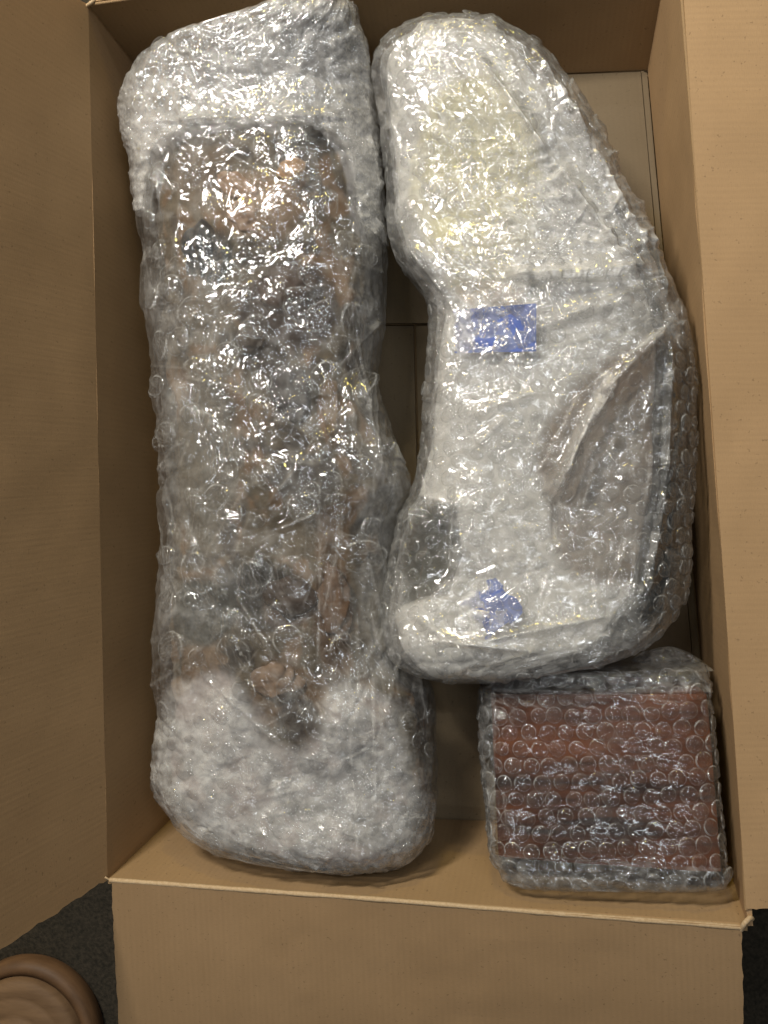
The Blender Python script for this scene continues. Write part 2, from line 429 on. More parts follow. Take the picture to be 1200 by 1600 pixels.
bead('crease', [P(172, 1375, H), P(600, 1406, H + .0006), P(850, 1426, H), P(1160, 1449, H)], 0.0017, M['crease'], 1, 0.0001)
bead('crease', [P(1056, -120, H), P(1105, 500, H), P(1150, 1100, H), P(1166, 1421, H)], 0.0013, M['kraft_shade'], 2, 0.0002)
bead('crease', [rTL, rTL * 0.5 + rTR * 0.5, rTR], 0.0012, M['kraft_shade'], 4, 0.0001)
bead('torn_corner', [P(1158, 1452, H), P(1163, 1442, H + .003), P(1171, 1432, H + .001), P(1174, 1433, H - .003)], 0.0017, M['crease'], 5, 0.001)
bead('torn_corner', [P(136, 9, H + .001), P(141, 5, H + .003), P(150, -3, H + .001)], 0.0014, M['crease'], 6, 0.001)
bead('torn_corner', [P(163, 1367, H + .0005), P(167, 1370, H + .001), P(172, 1373, H)], 0.0008, M['crease'], 7, 0.001)
# inside bottom: pale flaps butted with dark joints between them
panel('bottom_sheet', P(180, 60, -.004), P(1040, 60, -.004), P(1150, 1330, -.004), P(215, 1330, -.004), M['kraft_shade'], out=(0, 0, -1), thick=0.0015, warp=0)
z = 0.0
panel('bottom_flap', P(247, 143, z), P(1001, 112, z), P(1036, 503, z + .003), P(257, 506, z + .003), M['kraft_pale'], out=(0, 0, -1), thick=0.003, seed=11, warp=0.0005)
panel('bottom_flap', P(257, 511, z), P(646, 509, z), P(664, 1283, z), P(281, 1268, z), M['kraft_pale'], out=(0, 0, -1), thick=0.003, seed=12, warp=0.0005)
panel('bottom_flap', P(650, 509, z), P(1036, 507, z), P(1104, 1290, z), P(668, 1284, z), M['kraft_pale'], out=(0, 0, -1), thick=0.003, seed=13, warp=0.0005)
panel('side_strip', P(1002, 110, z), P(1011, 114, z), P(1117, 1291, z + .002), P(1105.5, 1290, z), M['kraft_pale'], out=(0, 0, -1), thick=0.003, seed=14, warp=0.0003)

# ------------------------------------------------------------------ turned wooden base beside the box
def lathe(name, prof, mat, c, parent, seg=96, label=None):
    prof = np.asarray(prof, float); th = np.linspace(0, 2 * np.pi, seg, endpoint=False)
    co = np.stack([prof[:, 0:1] * np.cos(th), prof[:, 0:1] * np.sin(th), np.repeat(prof[:, 1:2], seg, 1)], -1).reshape(-1, 3)
    o = add(name, mesh_np(name, co, gquads(len(prof), seg, True)), mat, parent)
    return o
wb = empty('wooden_base', P(50, 1612, 0.0) + np.array([0, 0, -0.006]),
           label='round brown turned wooden base on the dark floor at the lower left of the box', category='wooden base')
s_ = 0.66 / 1300
lathe('rim', [(0.064, 0), (0.066, 0.004), (0.0665, 0.012), (0.064, 0.018), (0.060, 0.020), (0.055, 0.019), (0.0545, 0.010)], M['wood_rim'], None, wb)
prof = [(0.054, 0.012), (0.0535, 0.022), (0.051, 0.0250), (0.046, 0.0265), (0.041, 0.0268), (0.0395, 0.0266), (0.038, 0.0275), (0.034, 0.029),
        (0.028, 0.0298), (0.0255, 0.0296), (0.0245, 0.0305), (0.022, 0.033), (0.016, 0.036), (0.008, 0.037), (0.0001, 0.037)]
lathe('turned_top', prof, M['wood'], None, wb)

# ------------------------------------------------------------------ wrapped bundles
class Bundle:
    def __init__(s, rows, zm, bt, bb, n=2.4, end=70, endk=2.0, length_pitch=0.00085, ntop=300, nbot=36, bmul=None, corr=1.0, zend=None):
        rows = np.asarray(rows, float)
        y0, y1 = rows[0, 0], rows[-1, 0]
        m = (y1 - y0) * 0.61 / 1300
        nv = int(m / length_pitch)
        # denser rows at the two ends
        t = np.linspace(0, 1, nv); tt = t - 0.022 * np.sin(2 * np.pi * t)
        y = y0 + (y1 - y0) * tt
        xl = np.interp(y, rows[:, 0], rows[:, 1]); xr = np.interp(y, rows[:, 0], rows[:, 2])
        k = 5; ker = np.hanning(2 * k + 3)[1:-1]; ker /= ker.sum()
        xl = np.convolve(np.pad(xl, k, 'edge'), ker, 'valid'); xr = np.convolve(np.pad(xr, k, 'edge'), ker, 'valid')
        cx = (xl + xr) / 2; a = (xr - xl) / 2
        dend = np.minimum(y - y0, y1 - y)
        e = np.clip(dend / end, 0, 1); bs = (1 - (1 - e) ** endk) ** (1 / endk)
        if bmul is not None: bs = bs * np.interp(y, [q[0] for q in bmul], [q[1] for q in bmul])
        # superellipse section
        th = np.linspace(0, 2 * np.pi, 4001)
        c, si = np.cos(th), np.sin(th)
        ex = np.sign(c) * np.abs(c) ** (2 / n); ez = np.sign(si) * np.abs(si) ** (2 / n)
        w = np.hypot(np.diff(ex), np.diff(ez) * 0.55)
        S = np.concatenate([[0], np.cumsum(w)])
        half = S[2000]
        st = np.linspace(-0.10 * half, 1.10 * half, ntop); sb = np.linspace(1.10 * half, 1.90 * half, nbot + 2)[1:-1]
        sm = np.concatenate([st, sb]) % S[-1]
        X = np.interp(sm, S, ex); Z = np.interp(sm, S, ez)
        zmy = np.full(y.shape, zm) if zend is None else np.interp(y, [q[0] for q in zend], [q[1] for q in zend])
        bt_ = bt * bs; bb_ = bb * bs
        ty, tl, trr = y.copy(), xl.copy(), xr.copy()
        for it in range(7):
            cx = (xl + xr) / 2; a = (xr - xl) / 2
            base = PA(cx[:, None] + a[:, None] * X[None], y[:, None] + 0 * X[None], zmy[:, None] + 0 * X[None])
            base[..., 2] = zmy[:, None] + np.where(Z > 0, bt_[:, None] * Z, bb_[:, None] * Z)
            if it == 6: break
            qx, qy = proj(base)
            # where this section's rim is really seen; move it on to the outline
            jl = qx.argmin(1); jr = qx.argmax(1); r_ = np.arange(nv)
            gl, gr = qx[r_, jl], qx[r_, jr]; yl, yr = qy[r_, jl], qy[r_, jr]
            xl = xl + 0.8 * (np.interp(yl, ty, tl) - gl); xr = xr + 0.8 * (np.interp(yr, ty, trr) - gr)
            lo, hi = qy.min(), qy.max()
            y = y0 + (y - y0) * 1.0
            mid = (y0 + y1) / 2
            sc_ = (y1 - y0) / (hi - lo); y = mid + (y - mid) * (1 + (sc_ - 1) * 0.8) - 0.8 * ((hi + lo) / 2 - mid)
            kk = 9; kr = np.hanning(2 * kk + 3)[1:-1]; kr /= kr.sum()
            xl = np.convolve(np.pad(xl, kk, 'edge'), kr, 'valid'); xr = np.convolve(np.pad(xr, kk, 'edge'), kr, 'valid')
        s.base = base; s.nv, s.nu = base.shape[:2]
        s.N = s.normals(base)
        # surface coordinates in metres
        du = np.linalg.norm(np.roll(base, -1, 1) - base, axis=-1)
        mid = s.nv // 2
        u1 = np.concatenate([[0], np.cumsum(du[mid])[:-1]]) - du[mid][:ntop].sum() / 2
        s.U = np.repeat(u1[None], s.nv, 0)
        s.V = np.repeat((-base[:, ntop // 2, 1])[:, None], s.nu, 1)
        s.px, s.py = proj(base)
        s.ntop = ntop
        s.top = sstep(s.N[..., 2], -0.1, 0.3)
        s.edgefade = np.clip(e * 2.5, 0, 1)[:, None]
    def normals(s, p):
        du = np.roll(p, -1, 1) - np.roll(p, 1, 1)
        dv = np.gradient(p, axis=0)
        n = np.cross(du, dv); n /= np.linalg.norm(n, axis=-1, keepdims=True) + 1e-12
        if n[s_mid(p), p.shape[1] // 2 - 20, 2] < 0: n = -n
        return n
    def shell(s, off, disp):
        p = s.base + s.N * (off + disp)[..., None] if not np.isscalar(off) else s.base + s.N * (disp + off)[..., None]
        return p
    def build(s, name, p, mat, parent, origin, mask=None, tint=None, step=1, ply=None, **props):
        if ply is not None: tint = np.repeat((np.zeros(p.shape[:2]) + ply)[..., None], 3, 2)
        if step > 1:
            p = p[::step, ::step]
            if mask is not None: mask = mask[::step, ::step]
            if tint is not None: tint = tint[::step, ::step]
        nv, nu = p.shape[:2]
        q = gquads(nv, nu, True)
        co = p.reshape(-1, 3) - origin
        tn = None if tint is None else tint.reshape(-1, 3)
        if mask is not None:
            mk = mask.reshape(-1)
            q = q[mk[q].all(1)]
            used = np.zeros(len(co), bool); used[q.ravel()] = True
            re = np.cumsum(used) - 1
            q = re[q]; co = co[used]
            if tn is not None: tn = tn[used]
        return add(name, mesh_np(name, co, q[:, ::-1], tint=tn), mat, parent, **props)

def s_mid(p): return p.shape[0] // 2

def crease_field(px, py, lst):
    d = np.zeros(px.shape)
    for (x0, y0, x1, y1, amp, wd, kind) in lst:
        bx0, bx1 = min(x0, x1) - 5 * wd, max(x0, x1) + 5 * wd; by0, by1 = min(y0, y1) - 5 * wd, max(y0, y1) + 5 * wd
        m = (px > bx0) & (px < bx1) & (py > by0) & (py < by1)
        if not m.any(): continue
        ds, t, side = seg_dist(px[m], py[m], x0, y0, x1, y1)
        ds = ds + 1.2 * vnoise(px[m] * 0.06, py[m] * 0.06, 3)
        tap = np.minimum(1, 6 * np.minimum(t + 0.03, 1.03 - t))
        if kind == 0: d[m] += amp * np.exp(-np.abs(ds) / wd) * tap           # sharp ridge
        elif kind == 1: d[m] += amp * (side > 0) * np.exp(-np.abs(ds) / (wd * 2.2)) * tap - 0.5 * amp * (side <= 0) * np.exp(-np.abs(ds) / wd) * tap   # lapped edge
        else: d[m] -= amp * np.exp(-(ds / wd) ** 2) * tap          # valley
    return d

def crease_lines(px, py, lst, wd=1.6):
    d = np.zeros(px.shape)
    for (x0, y0, x1, y1, amp, w_, kind) in lst:
        m = (px > min(x0, x1) - 8) & (px < max(x0, x1) + 8) & (py > min(y0, y1) - 8) & (py < max(y0, y1) + 8)
        if not m.any(): continue
        ds, t, side = seg_dist(px[m], py[m], x0, y0, x1, y1)
        ds = ds + 1.2 * vnoise(px[m] * 0.06, py[m] * 0.06, 3)
        d[m] = np.maximum(d[m], min(1, amp / 0.004) * np.exp(-(ds / wd) ** 2) * np.minimum(1, 5 * np.minimum(t + 0.02, 1.02 - t)))
    return d * (0.4 + 0.6 * sstep(fbm(px / 14, py / 14, 19, 2), -0.3, 0.3))

def rand_creases(n, x0, x1, y0, y1, lmin, lmax, amp, wd, ang=None, spread=0.5, seed=0):
    r = random.Random(seed); out = []
    for _ in range(n):
        x, y = r.uniform(x0, x1), r.uniform(y0, y1); L = r.uniform(lmin, lmax)
        a = r.uniform(0, math.pi) if ang is None else math.radians(ang) + r.gauss(0, spread)
        out.append((x, y, x + L * math.cos(a), y + L * math.sin(a), amp * r.uniform(0.4, 1.2), wd * r.uniform(0.6, 1.4), r.choice((0, 0, 2, 1))))
    return out

def crumple(U, V, a1, c1, seed, oct=3, g=0.5):
    d = 0
    for k in range(oct):
        c = c1 * 0.5 ** k
        rot = 0.7 * k + 0.3
        x = (U * math.cos(rot) - V * math.sin(rot)) / c; y = (U * math.sin(rot) + V * math.cos(rot)) / c
        d = d + a1 * g ** k * facet(x, y, seed + 11 * k)
    return d

# dome shapes shared by the bubbles
def dome(seed, squash=1.0, seg=20, wk=1.0):
    r = random.Random(seed)
    prof = [(1.06, -0.05), (1.0, 0.04), (0.96, 0.25), (0.88, 0.43), (0.74, 0.56), (0.52, 0.63), (0.26, 0.66)]
    co = []
    ph = [r.uniform(0, 6.28) for _ in range(6)]
    tx, ty = r.uniform(-.10, .10), r.uniform(-.10, .10)
    ca = r.uniform(0, 3.14); 
    for k, (rr, hh) in enumerate(prof):
        for i in range(seg):
            a = 2 * math.pi * i / seg
            wob = 1 + wk * (0.035 * math.sin(2 * a + ph[0]) + 0.02 * math.sin(5 * a + ph[1]) + 0.02 * math.sin(3 * a + ph[4]))
            x, y = rr * wob * math.cos(a), rr * wob * math.sin(a)
            z = hh * squash
            if k > 1:
                z *= 1 + 0.10 * math.sin(3 * a + ph[2]) * (k > 2) + tx * x + ty * y
                q = x * math.cos(ca) + y * math.sin(ca)
                z -= 0.10 * math.exp(-(q / 0.10) ** 2) * (k > 3)
                z += 0.06 * math.sin(9 * q + ph[3]) * (k > 2) + 0.03 * r.uniform(-1, 1)
            co.append((x, y, z))
    co.append((0, 0, 0.72 * squash + 0.05 * r.uniform(-1, 1)))
    n = len(prof)
    q = gquads(n, seg, True)
    tip = n * seg; base = (n - 1) * seg
    tr = np.array([(base + i, base + (i + 1) % seg, tip) for i in range(seg)])
    return np.array(co), q, tr
DOMES = [dome(100 + i, 0.8 + 0.05 * (i % 4)) for i in range(10)]
CRUSH = [dome(500 + i, 0.8 + 0.05 * (i % 4), 24, 3.2) for i in range(12)]
DOME_ME = {}
for mk_ in ('bubble', 'bubble_crushed', 'bubble_flat'):
    DOME_ME[mk_] = [mesh_np('bubble', c, q, t, local=(c, 0 * c + [7.0 * i, 3.0 * i, 0])) for i, (c, q, t) in enumerate(CRUSH if mk_ == 'bubble_crushed' else DOMES)]
    for m_ in DOME_ME[mk_]: m_.materials.append(M[mk_])
LOWD = [dome(300 + i, 0.75, 12) for i in range(8)]

def lattice(B, p, pitch, region, seed, drop=0.0, jit=0.08, rot=0.0, hmin=0.25):
    """centres of bubbles on a hexagonal lattice over the surface; returns points, normals, tangents, px, py"""
    nrm = B.normals(p); r = np.random.default_rng(seed)
    U, V = B.U, B.V
    u0, u1 = U[:, :B.ntop].min(), U[:, :B.ntop].max(); v0, v1 = V.min(), V.max()
    R = max(u1 - u0, v1 - v0)
    out = []
    ppx, ppy = proj(p)
    vs = V[:, 0]; us = U[0, :B.ntop]
    cr, sr = math.cos(rot), math.sin(rot)
    nn = int(R / pitch) + 2
    cu, cv = (u0 + u1) / 2, (v0 + v1) / 2
    for j in range(-nn, nn):
        for i in range(-nn, nn):
            a = (i + 0.5 * (j & 1)) * pitch + r.normal() * jit * pitch; b = j * pitch * 0.866 + r.normal() * jit * pitch
            u = cu + a * cr - b * sr; v = cv + a * sr + b * cr
            if not (us[0] < u < us[-1] and vs.min() < v < vs.max()): continue
            if r.random() < drop: continue
            ii = int(np.clip(np.searchsorted(vs, v), 2, B.nv - 3)); jj = int(np.clip(np.searchsorted(us, u), 2, B.ntop - 3))
            w = p[ii - 2:ii + 3, jj - 2:jj + 3].mean((0, 1)); n_ = nrm[ii - 2:ii + 3, jj - 2:jj + 3].mean((0, 1)); n_ /= np.linalg.norm(n_)
            if n_[2] < hmin: continue
            x, y = ppx[ii, jj], ppy[ii, jj]
            if not region(x, y): continue
            out.append((w, n_, x, y))
    return out

def frame(n_, spin):
    z = Vector(n_); q = z.to_track_quat('Z', 'Y').to_matrix()
    return q @ Matrix.Rotation(spin, 3, 'Z')

def bubbles(pts, rad, parent, origin, limit, seed, prio=None, hz=1.0, jr=0.06, mat='bubble', sink=0.0003):
    r = random.Random(seed)
    if prio is not None: pts = sorted(pts, key=lambda t: -prio(t[2], t[3]))
    else:
        pts = list(pts); r.shuffle(pts)
    for (w, n_, x, y) in pts[:limit]:
        me = DOME_ME[mat][r.randrange(len(DOME_ME[mat]))]
        o = bpy.data.objects.new('bubble', me); COL.objects.link(o); o.parent = parent
        k = rad * (1 + r.gauss(0, jr))
        R_ = frame(n_, r.uniform(0, 6.28)).to_4x4()
        o.matrix_local = Matrix.Translation(Vector(w - origin - n_ * sink)) @ R_ @ Matrix.Diagonal((k, k * (1 + r.gauss(0, jr)), k * hz, 1))
    rest = pts[limit:]
    if rest:
        cs, qs, ts, ls, b = [], [], [], [], 0
        for (w, n_, x, y) in rest:
            c, q, t = LOWD[r.randrange(len(LOWD))]
            R_ = np.array(frame(n_, r.uniform(0, 6.28)))
            k = rad * (1 + r.gauss(0, jr * 1.5))
            cs.append((c * [k, k, k * hz]) @ R_.T + (w - origin - n_ * sink)); ls.append(np.concatenate([c, 0 * c + [r.uniform(0, 50), r.uniform(0, 50), 0]], 1)); qs.append(q + b); ts.append(t + b); b += len(c)
        me = mesh_np('small_bubbles', np.concatenate(cs), np.concatenate(qs), np.concatenate(ts), local=(np.concatenate(ls)[:, :3], np.concatenate(ls)[:, 3:]))
        add('small_bubbles', me, M[mat], parent, kind='stuff')
    return len(pts)

def lump(name, px, py, z, rx, ry, rz, mat_tint, parent, origin, seed, rot=0.0, noise=0.25):
    nu, nv = 40, 24
    th = np.linspace(0, 2 * np.pi, nu, endpoint=False); ph = np.linspace(0.02, np.pi - 0.02, nv)
    T, F = np.meshgrid(th, ph)
    d = np.stack([np.sin(F) * np.cos(T), np.sin(F) * np.sin(T), np.cos(F)], -1)
    k = 1 + noise * (vnoise(d[..., 0] * 2 + 7, d[..., 1] * 2 + d[..., 2] * 2 + seed, seed) + 0.4 * vnoise(d[..., 0] * 5 + 3, d[..., 1] * 5 + d[..., 2] * 4, seed + 1))
    d = d * k[..., None] * [rx, ry, rz]
    c, s2 = math.cos(rot), math.sin(rot)
    d = d @ np.array([[c, s2, 0], [-s2, c, 0], [0, 0, 1]])
    co = (d + P(px, py, z) - origin).reshape(-1, 3)
    tint = np.repeat(np.array([mat_tint]), len(co), 0) * (0.8 + 0.4 * rng.random((len(co), 1)) * 0.3)
    return add(name, mesh_np(name, co, gquads(nv, nu, True), tint=tint), M['inner'], parent)

def blendc(base, mask, col):
    return base * (1 - mask[..., None]) + np.array(col) * mask[..., None]

def soft(px, py, cx, cy, rx, ry, pw=2.0, wob=0.35, seed=0):
    d = ((px - cx) / rx) ** 2 + ((py - cy) / ry) ** 2
    d = d + wob * fbm(px / 30.0, py / 30.0, seed, 3)
    return 1 - sstep(d, 0.55, 1.15)

# ================= bundle one: the long one on the left
rows1 = [(-8, 470, 553), (5, 448, 555), (20, 428, 557), (35, 400, 556), (60, 325, 561), (72, 262, 564), (85, 238, 567), (100, 219, 573), (125, 200, 578), (150, 191, 583),
         (200, 193, 590), (250, 206, 594), (300, 211, 597), (360, 217, 601), (400, 220, 605), (476, 223, 604), (545, 231, 598), (589, 235, 589), (615, 238, 596),
         (667, 247, 610), (710, 249, 626), (753, 249, 643), (770, 248, 644), (800, 247, 632), (840, 245, 622), (880, 243, 619), (970, 238, 620), (1030, 243, 634), (1051, 246, 655), (1065, 246, 674),
         (1100, 247, 680), (1127, 247, 682), (1160, 242, 683), (1204, 237, 684), (1235, 238, 684), (1262, 250, 682), (1276, 260, 680), (1303, 285, 673),
         (1320, 315, 662), (1335, 348, 650), (1346, 420, 635), (1356, 490, 612), (1364, 540, 590)]
B1 = Bundle(rows1, 0.062, 0.046, 0.052, n=2.5, end=75, ntop=300,
            bmul=[(0, 0.9), (200, 1.0), (420, 1.0), (600, 0.93), (760, 0.97), (1000, 0.95), (1120, 1.0), (1364, 1.0)],
            zend=[(0, 0.085), (150, 0.066), (1200, 0.062), (1364, 0.068)])
O1 = P(430, 700, 0.0)
bun1 = empty('wrapped_bundle', O1, label='long bubble wrapped bundle with brown lumps showing through, along the left wall', category='wrapped bundle')
px, py, U, V = B1.px, B1.py, B1.U, B1.V
# what part of the length is tightly folded, milky wrap
wob = 10 * fbm(px / 60, py / 60, 31, 3)
def blur(m, n=4, k=3):
    m = m.astype(float)
    for _ in range(n): m = (m + np.roll(m, k, 0) + np.roll(m, -k, 0) + np.roll(m, k, 1) + np.roll(m, -k, 1)) / 5
    return m
wx, wy = px + 7 * fbm(px / 18, py / 18, 34, 3), py + 7 * fbm(px / 18, py / 18, 35, 3)
capP = (py < 420) & ~in_poly(px, py + wob * 0.3, [(226, 330), (232, 250), (246, 218), (285, 197), (340, 188), (400, 186), (470, 189), (512, 201), (538, 226), (550, 270), (562, 350), (640, 420), (700, 700), (100, 700), (100, 330)])
capT = blur(capP, 2, 1)
botc = blur(in_poly(wx, wy, [(120, 1130), (245, 1110), (268, 1084), (300, 1068), (335, 1060), (368, 1076), (392, 1120), (412, 1160), (432, 1178), (480, 1182), (503, 1150), (508, 1095),
                             (520, 1070), (560, 1062), (600, 1085), (625, 1112), (640, 1180), (668, 1240), (800, 1280), (800, 1500), (100, 1500)]), 5, 3)
ends = np.maximum(capT, botc)
cr = rand_creases(90, 210, 620, 180, 1100, 60, 230, 0.0016, 5, 80, 0.6, 1)
cr += rand_creases(60, 520, 640, 330, 1050, 80, 220, 0.0018, 5, 82, 0.22, 2)
cr += rand_creases(60, 210, 680, 10, 1360, 30, 120, 0.0012, 4, None, 0, 3)
cr += [(300, 570, 470, 672, 0.004, 5, 0), (470, 672, 500, 690, 0.004, 5, 0), (500, 690, 560, 640, 0.003, 6, 0), (500, 690, 500, 960, 0.003, 6, 0), (500, 690, 410, 800, 0.003, 6, 0),
       (290, 590, 360, 606, 0.003, 4, 0), (345, 235, 470, 305, 0.004, 8, 0), (360, 215, 500, 300, 0.003, 7, 0), (540, 600, 575, 800, 0.005, 9, 0), (555, 560, 600, 760, 0.005, 8, 0),
       (250, 190, 540, 186, 0.004, 5, 1), (500, 820, 495, 1050, 0.005, 6, 2), (545, 1130, 560, 1350, 0.003, 5, 1), (470, 1050, 505, 1120, 0.003, 6, 2), (560, 4, 590, 330, 0.003, 8, 0),
       (370, 930, 440, 1040, 0.004, 6, 0), (500, 800, 430, 830, .004, 6, 0), (530, 850, 505, 960, 0.004, 6, 0)]
cr += rand_creases(160, 215, 680, 10, 1360, 14, 55, 0.0013, 2.6, None, 0, 51)
low1 = 0.0045 * fbm(U * 22, V * 22, 3, 3) * B1.top
d1 = low1 + crease_field(px, py, cr) * B1.top
d1 = d1 + crumple(U, V, 0.0011, 0.016, 5, 3, 0.55) * (1 - ends) + crumple(U, V, 0.0009, 0.0095, 15, 3, 0.55) * ends
d1 = d1 * B1.edgefade
pA = B1.shell(0.0, d1)
flank = sstep(px, 545, 585) * sstep(py, 320, 380) * (1 - sstep(py, 1050, 1090))
leftm = (1 - sstep(px, 330, 420)) * sstep(py, 400, 450) * (1 - sstep(py, 1000, 1060))
soften = fbm(px / 16, py / 16, 33, 4)
ends = np.clip(ends, 0, 1)
pl1 = 0.02 + 0.07 * sstep(fbm(px / 22, py / 22, 91, 4), 0.0, 0.4) + 0.08 * flank + 0.03 * leftm
pl1 = pl1 + ends * (0.22 + 0.28 * soften) + 0.30 * crease_lines(px, py, cr)
pl1 = np.clip(pl1, 0.01, 0.9)
B1.build('bubble_wrap', pA, M['film_clear'], bun1, O1, ply=pl1, label='outer wrap, large crushed air bubbles in the middle and milky folds at both ends')
w1 = [o for o in bun1.children][-1]
dB = low1 + crumple(U, V, 0.0022, 0.024, 45, 3, 0.5) - 0.0055 + 0.6 * crease_field(px, py, rand_creases(120, 200, 680, 100, 1200, 50, 200, 0.0025, 6, None, 0, 9)) * B1.top
pB = B1.shell(0.0, dB * np.clip(B1.edgefade + 0.2, 0, 1))
B1.build('under_wrap', pB, M['film_under'], bun1, O1, step=2, mask=B1.N[..., 2] > -0.3,
         ply=0.02 + 0.11 * sstep(fbm(px / 30, py / 30, 93, 4), 0.0, 0.45) + 0.08 * flank + 0.06 * leftm + ends * 0.24)
dC = d1 + 0.0014 + crumple(U, V, 0.0010, 0.007, 75, 3, 0.6)
B1.build('folded_wrap', B1.shell(0.0, dC), M['film'], bun1, O1, mask=(capT > 0.5) & (B1.N[..., 2] > -0.2), ply=0.22 + 0.25 * soften, label='milky folded upper end of the wrap')
# core
ci = B1.base.copy(); cen = ci.mean(1, keepdims=True)
core_d = -0.014 + 0.009 * fbm(U * 34, V * 26, 51, 3)
pi1 = B1.base + B1.N * (core_d * np.clip(B1.edgefade, 0.3, 1))[..., None]
t1 = np.ones(pi1.shape) * np.array([0.20, 0.165, 0.12])
mot = fbm(px / 38, py / 38, 61, 4)
t1 = blendc(t1, sstep(mot, 0.02, 0.30), (0.09, 0.07, 0.055))
t1 = blendc(t1, sstep(fbm(px / 45, py / 45, 71, 4), 0.12, 0.40), (0.36, 0.24, 0.15))
t1 = blendc(t1, sstep(fbm(px / 30, py / 60, 77, 3), 0.22, 0.5), (0.26, 0.155, 0.075))
for (cx_, cy_, rx_, ry_, col_) in [(320, 390, 42, 50, (0.03, 0.03, 0.03)), (450, 470, 95, 80, (0.07, 0.042, 0.028)), (470, 215, 70, 28, (0.09, 0.07, 0.05)), (400, 310, 70, 60, (0.36, 0.24, 0.15)),
                                   (390, 535, 45, 45, (0.06, 0.04, 0.025)), (455, 262, 28, 22, (0.55, 0.33, 0.17)), (455, 610, 50, 50, (0.10, 0.09, 0.085)), (520, 640, 26, 60, (0.32, 0.19, 0.10)),
                                   (400, 930, 75, 60, (0.06, 0.05, 0.04)), (440, 950, 40, 45, (0.11, 0.06, 0.035)), (520, 960, 38, 120, (0.18, 0.105, 0.055)), (520, 850, 35, 60, (0.24, 0.15, 0.08)),
                                   (300, 960, 60, 60, (0.10, 0.10, 0.085)), (430, 1080, 50, 55, (0.24, 0.16, 0.10)), (300, 260, 60, 60, (0.22, 0.17, 0.13)), (480, 745, 60, 50, (0.13, 0.12, 0.12)),
                                   (300, 720, 60, 160, (0.20, 0.18, 0.15)), (460, 1130, 40, 40, (0.08, 0.06, 0.05))]:
    t1 = blendc(t1, soft(px, py, cx_, cy_, rx_, ry_, seed=int(cx_)), col_)
t1 = np.clip(t1 * np.array([0.60, 0.55, 0.45]), 0, 1)
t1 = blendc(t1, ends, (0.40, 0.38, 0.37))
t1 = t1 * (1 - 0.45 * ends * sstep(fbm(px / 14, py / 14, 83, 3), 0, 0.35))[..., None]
t1 = blendc(t1, botc * sstep(fbm(px / 40, py / 40, 81, 3), 0.0, 0.4), (0.36, 0.28, 0.25))
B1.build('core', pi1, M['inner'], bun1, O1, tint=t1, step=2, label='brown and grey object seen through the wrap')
for k, (x, y, z_, rx, ry, rz, col_, rt) in enumerate([
        (455, 264, 0.098, 0.010, 0.009, 0.006, (0.60, 0.36, 0.18), 0.2), (372, 292, 0.097, 0.018, 0.009, 0.006, (0.42, 0.27, 0.17), -0.7), (385, 335, 0.097, 0.012, 0.014, 0.006, (0.40, 0.26, 0.17), 0.4),
        (318, 390, 0.092, 0.017, 0.020, 0.009, (0.02, 0.02, 0.022), 0), (465, 216, 0.094, 0.016, 0.007, 0.006, (0.06, 0.045, 0.03), 0.1), (445, 452, 0.098, 0.020, 0.016, 0.006, (0.075, 0.045, 0.03), 0.5),
        (395, 530, 0.096, 0.011, 0.011, 0.006, (0.07, 0.045, 0.025), 0), (452, 930, 0.094, 0.018, 0.014, 0.007, (0.07, 0.042, 0.026), 0), (522, 945, 0.090, 0.012, 0.026, 0.006, (0.17, 0.095, 0.05), 0.15),
        (430, 1062, 0.096, 0.018, 0.014, 0.008, (0.30, 0.20, 0.13), 0), (455, 610, 0.094, 0.014, 0.020, 0.007, (0.10, 0.09, 0.085), 0.3), (520, 640, 0.090, 0.007, 0.022, 0.006, (0.22, 0.14, 0.07), 0.1)]):
    lump('core_piece', x, y, z_, rx, ry, rz, col_, bun1, O1, 20 + k, rt)
# air bubbles: large crushed ones over the middle, small ones in the folded ends
def reg_mid(x, y): return 205 < y < 1110 and 215 < x < 610 and not (y > 1070 and (x < 372 or x > 505))
pts = lattice(B1, pA, 0.0215, reg_mid, 1, drop=0.35, jit=0.22, rot=0.15, hmin=0.72)
n1 = bubbles(pts, 0.0088, w1, O1, 300, 1, hz=0.42, jr=0.26, mat='bubble_crushed')
def reg_end(x, y): return y < 190 or y > 1110
pts = lattice(B1, pA, 0.0135, reg_end, 2, drop=0.15, jit=0.2)
bubbles(pts, 0.0052, w1, O1, 60, 2, hz=0.45, jr=0.2, mat='bubble_flat')
print('bundle one bubbles', n1, len(pts))

# ================= bundle two: the white one on the right
rows2 = [(20, 680, 715), (28, 664, 748), (35, 655, 765), (41, 646, 775), (53, 625, 792), (65, 606, 808), (76, 594, 821), (89, 584, 842), (108, 579, 866), (152, 587, 902),
         (200, 594, 938), (265, 601, 970), (325, 605, 1000), (347, 608, 1009), (380, 613, 1022), (406, 622, 1032), (422, 632, 1038), (440, 646, 1048), (455, 660, 1055), (465, 668, 1062), (480, 672, 1068), (495, 673, 1072),
         (546, 671, 1079), (600, 666, 1084), (644, 660, 1086), (700, 654, 1087), (735, 649, 1087), (755, 644, 1086), (770, 640, 1085), (785, 630, 1084), (798, 624, 1084), (812, 618, 1083), (840, 612, 1082),
         (875, 606, 1080), (920, 600, 1075), (942, 599, 1067), (970, 598, 1052), (992, 600, 1036), (1005, 603, 1022), (1020, 609, 1000), (1030, 613, 978), (1040, 622, 920), (1047, 633, 860), (1055, 648, 822), (1062, 672, 795), (1069, 720, 770)]
B2 = Bundle(rows2, 0.070, 0.044, 0.058, n=2.6, end=75, ntop=300,
            bmul=[(20, 0.85), (200, 1.0), (450, 0.95), (700, 0.95), (1069, 0.95)],
            zend=[(20, 0.075), (300, 0.066), (900, 0.070), (1069, 0.082)])
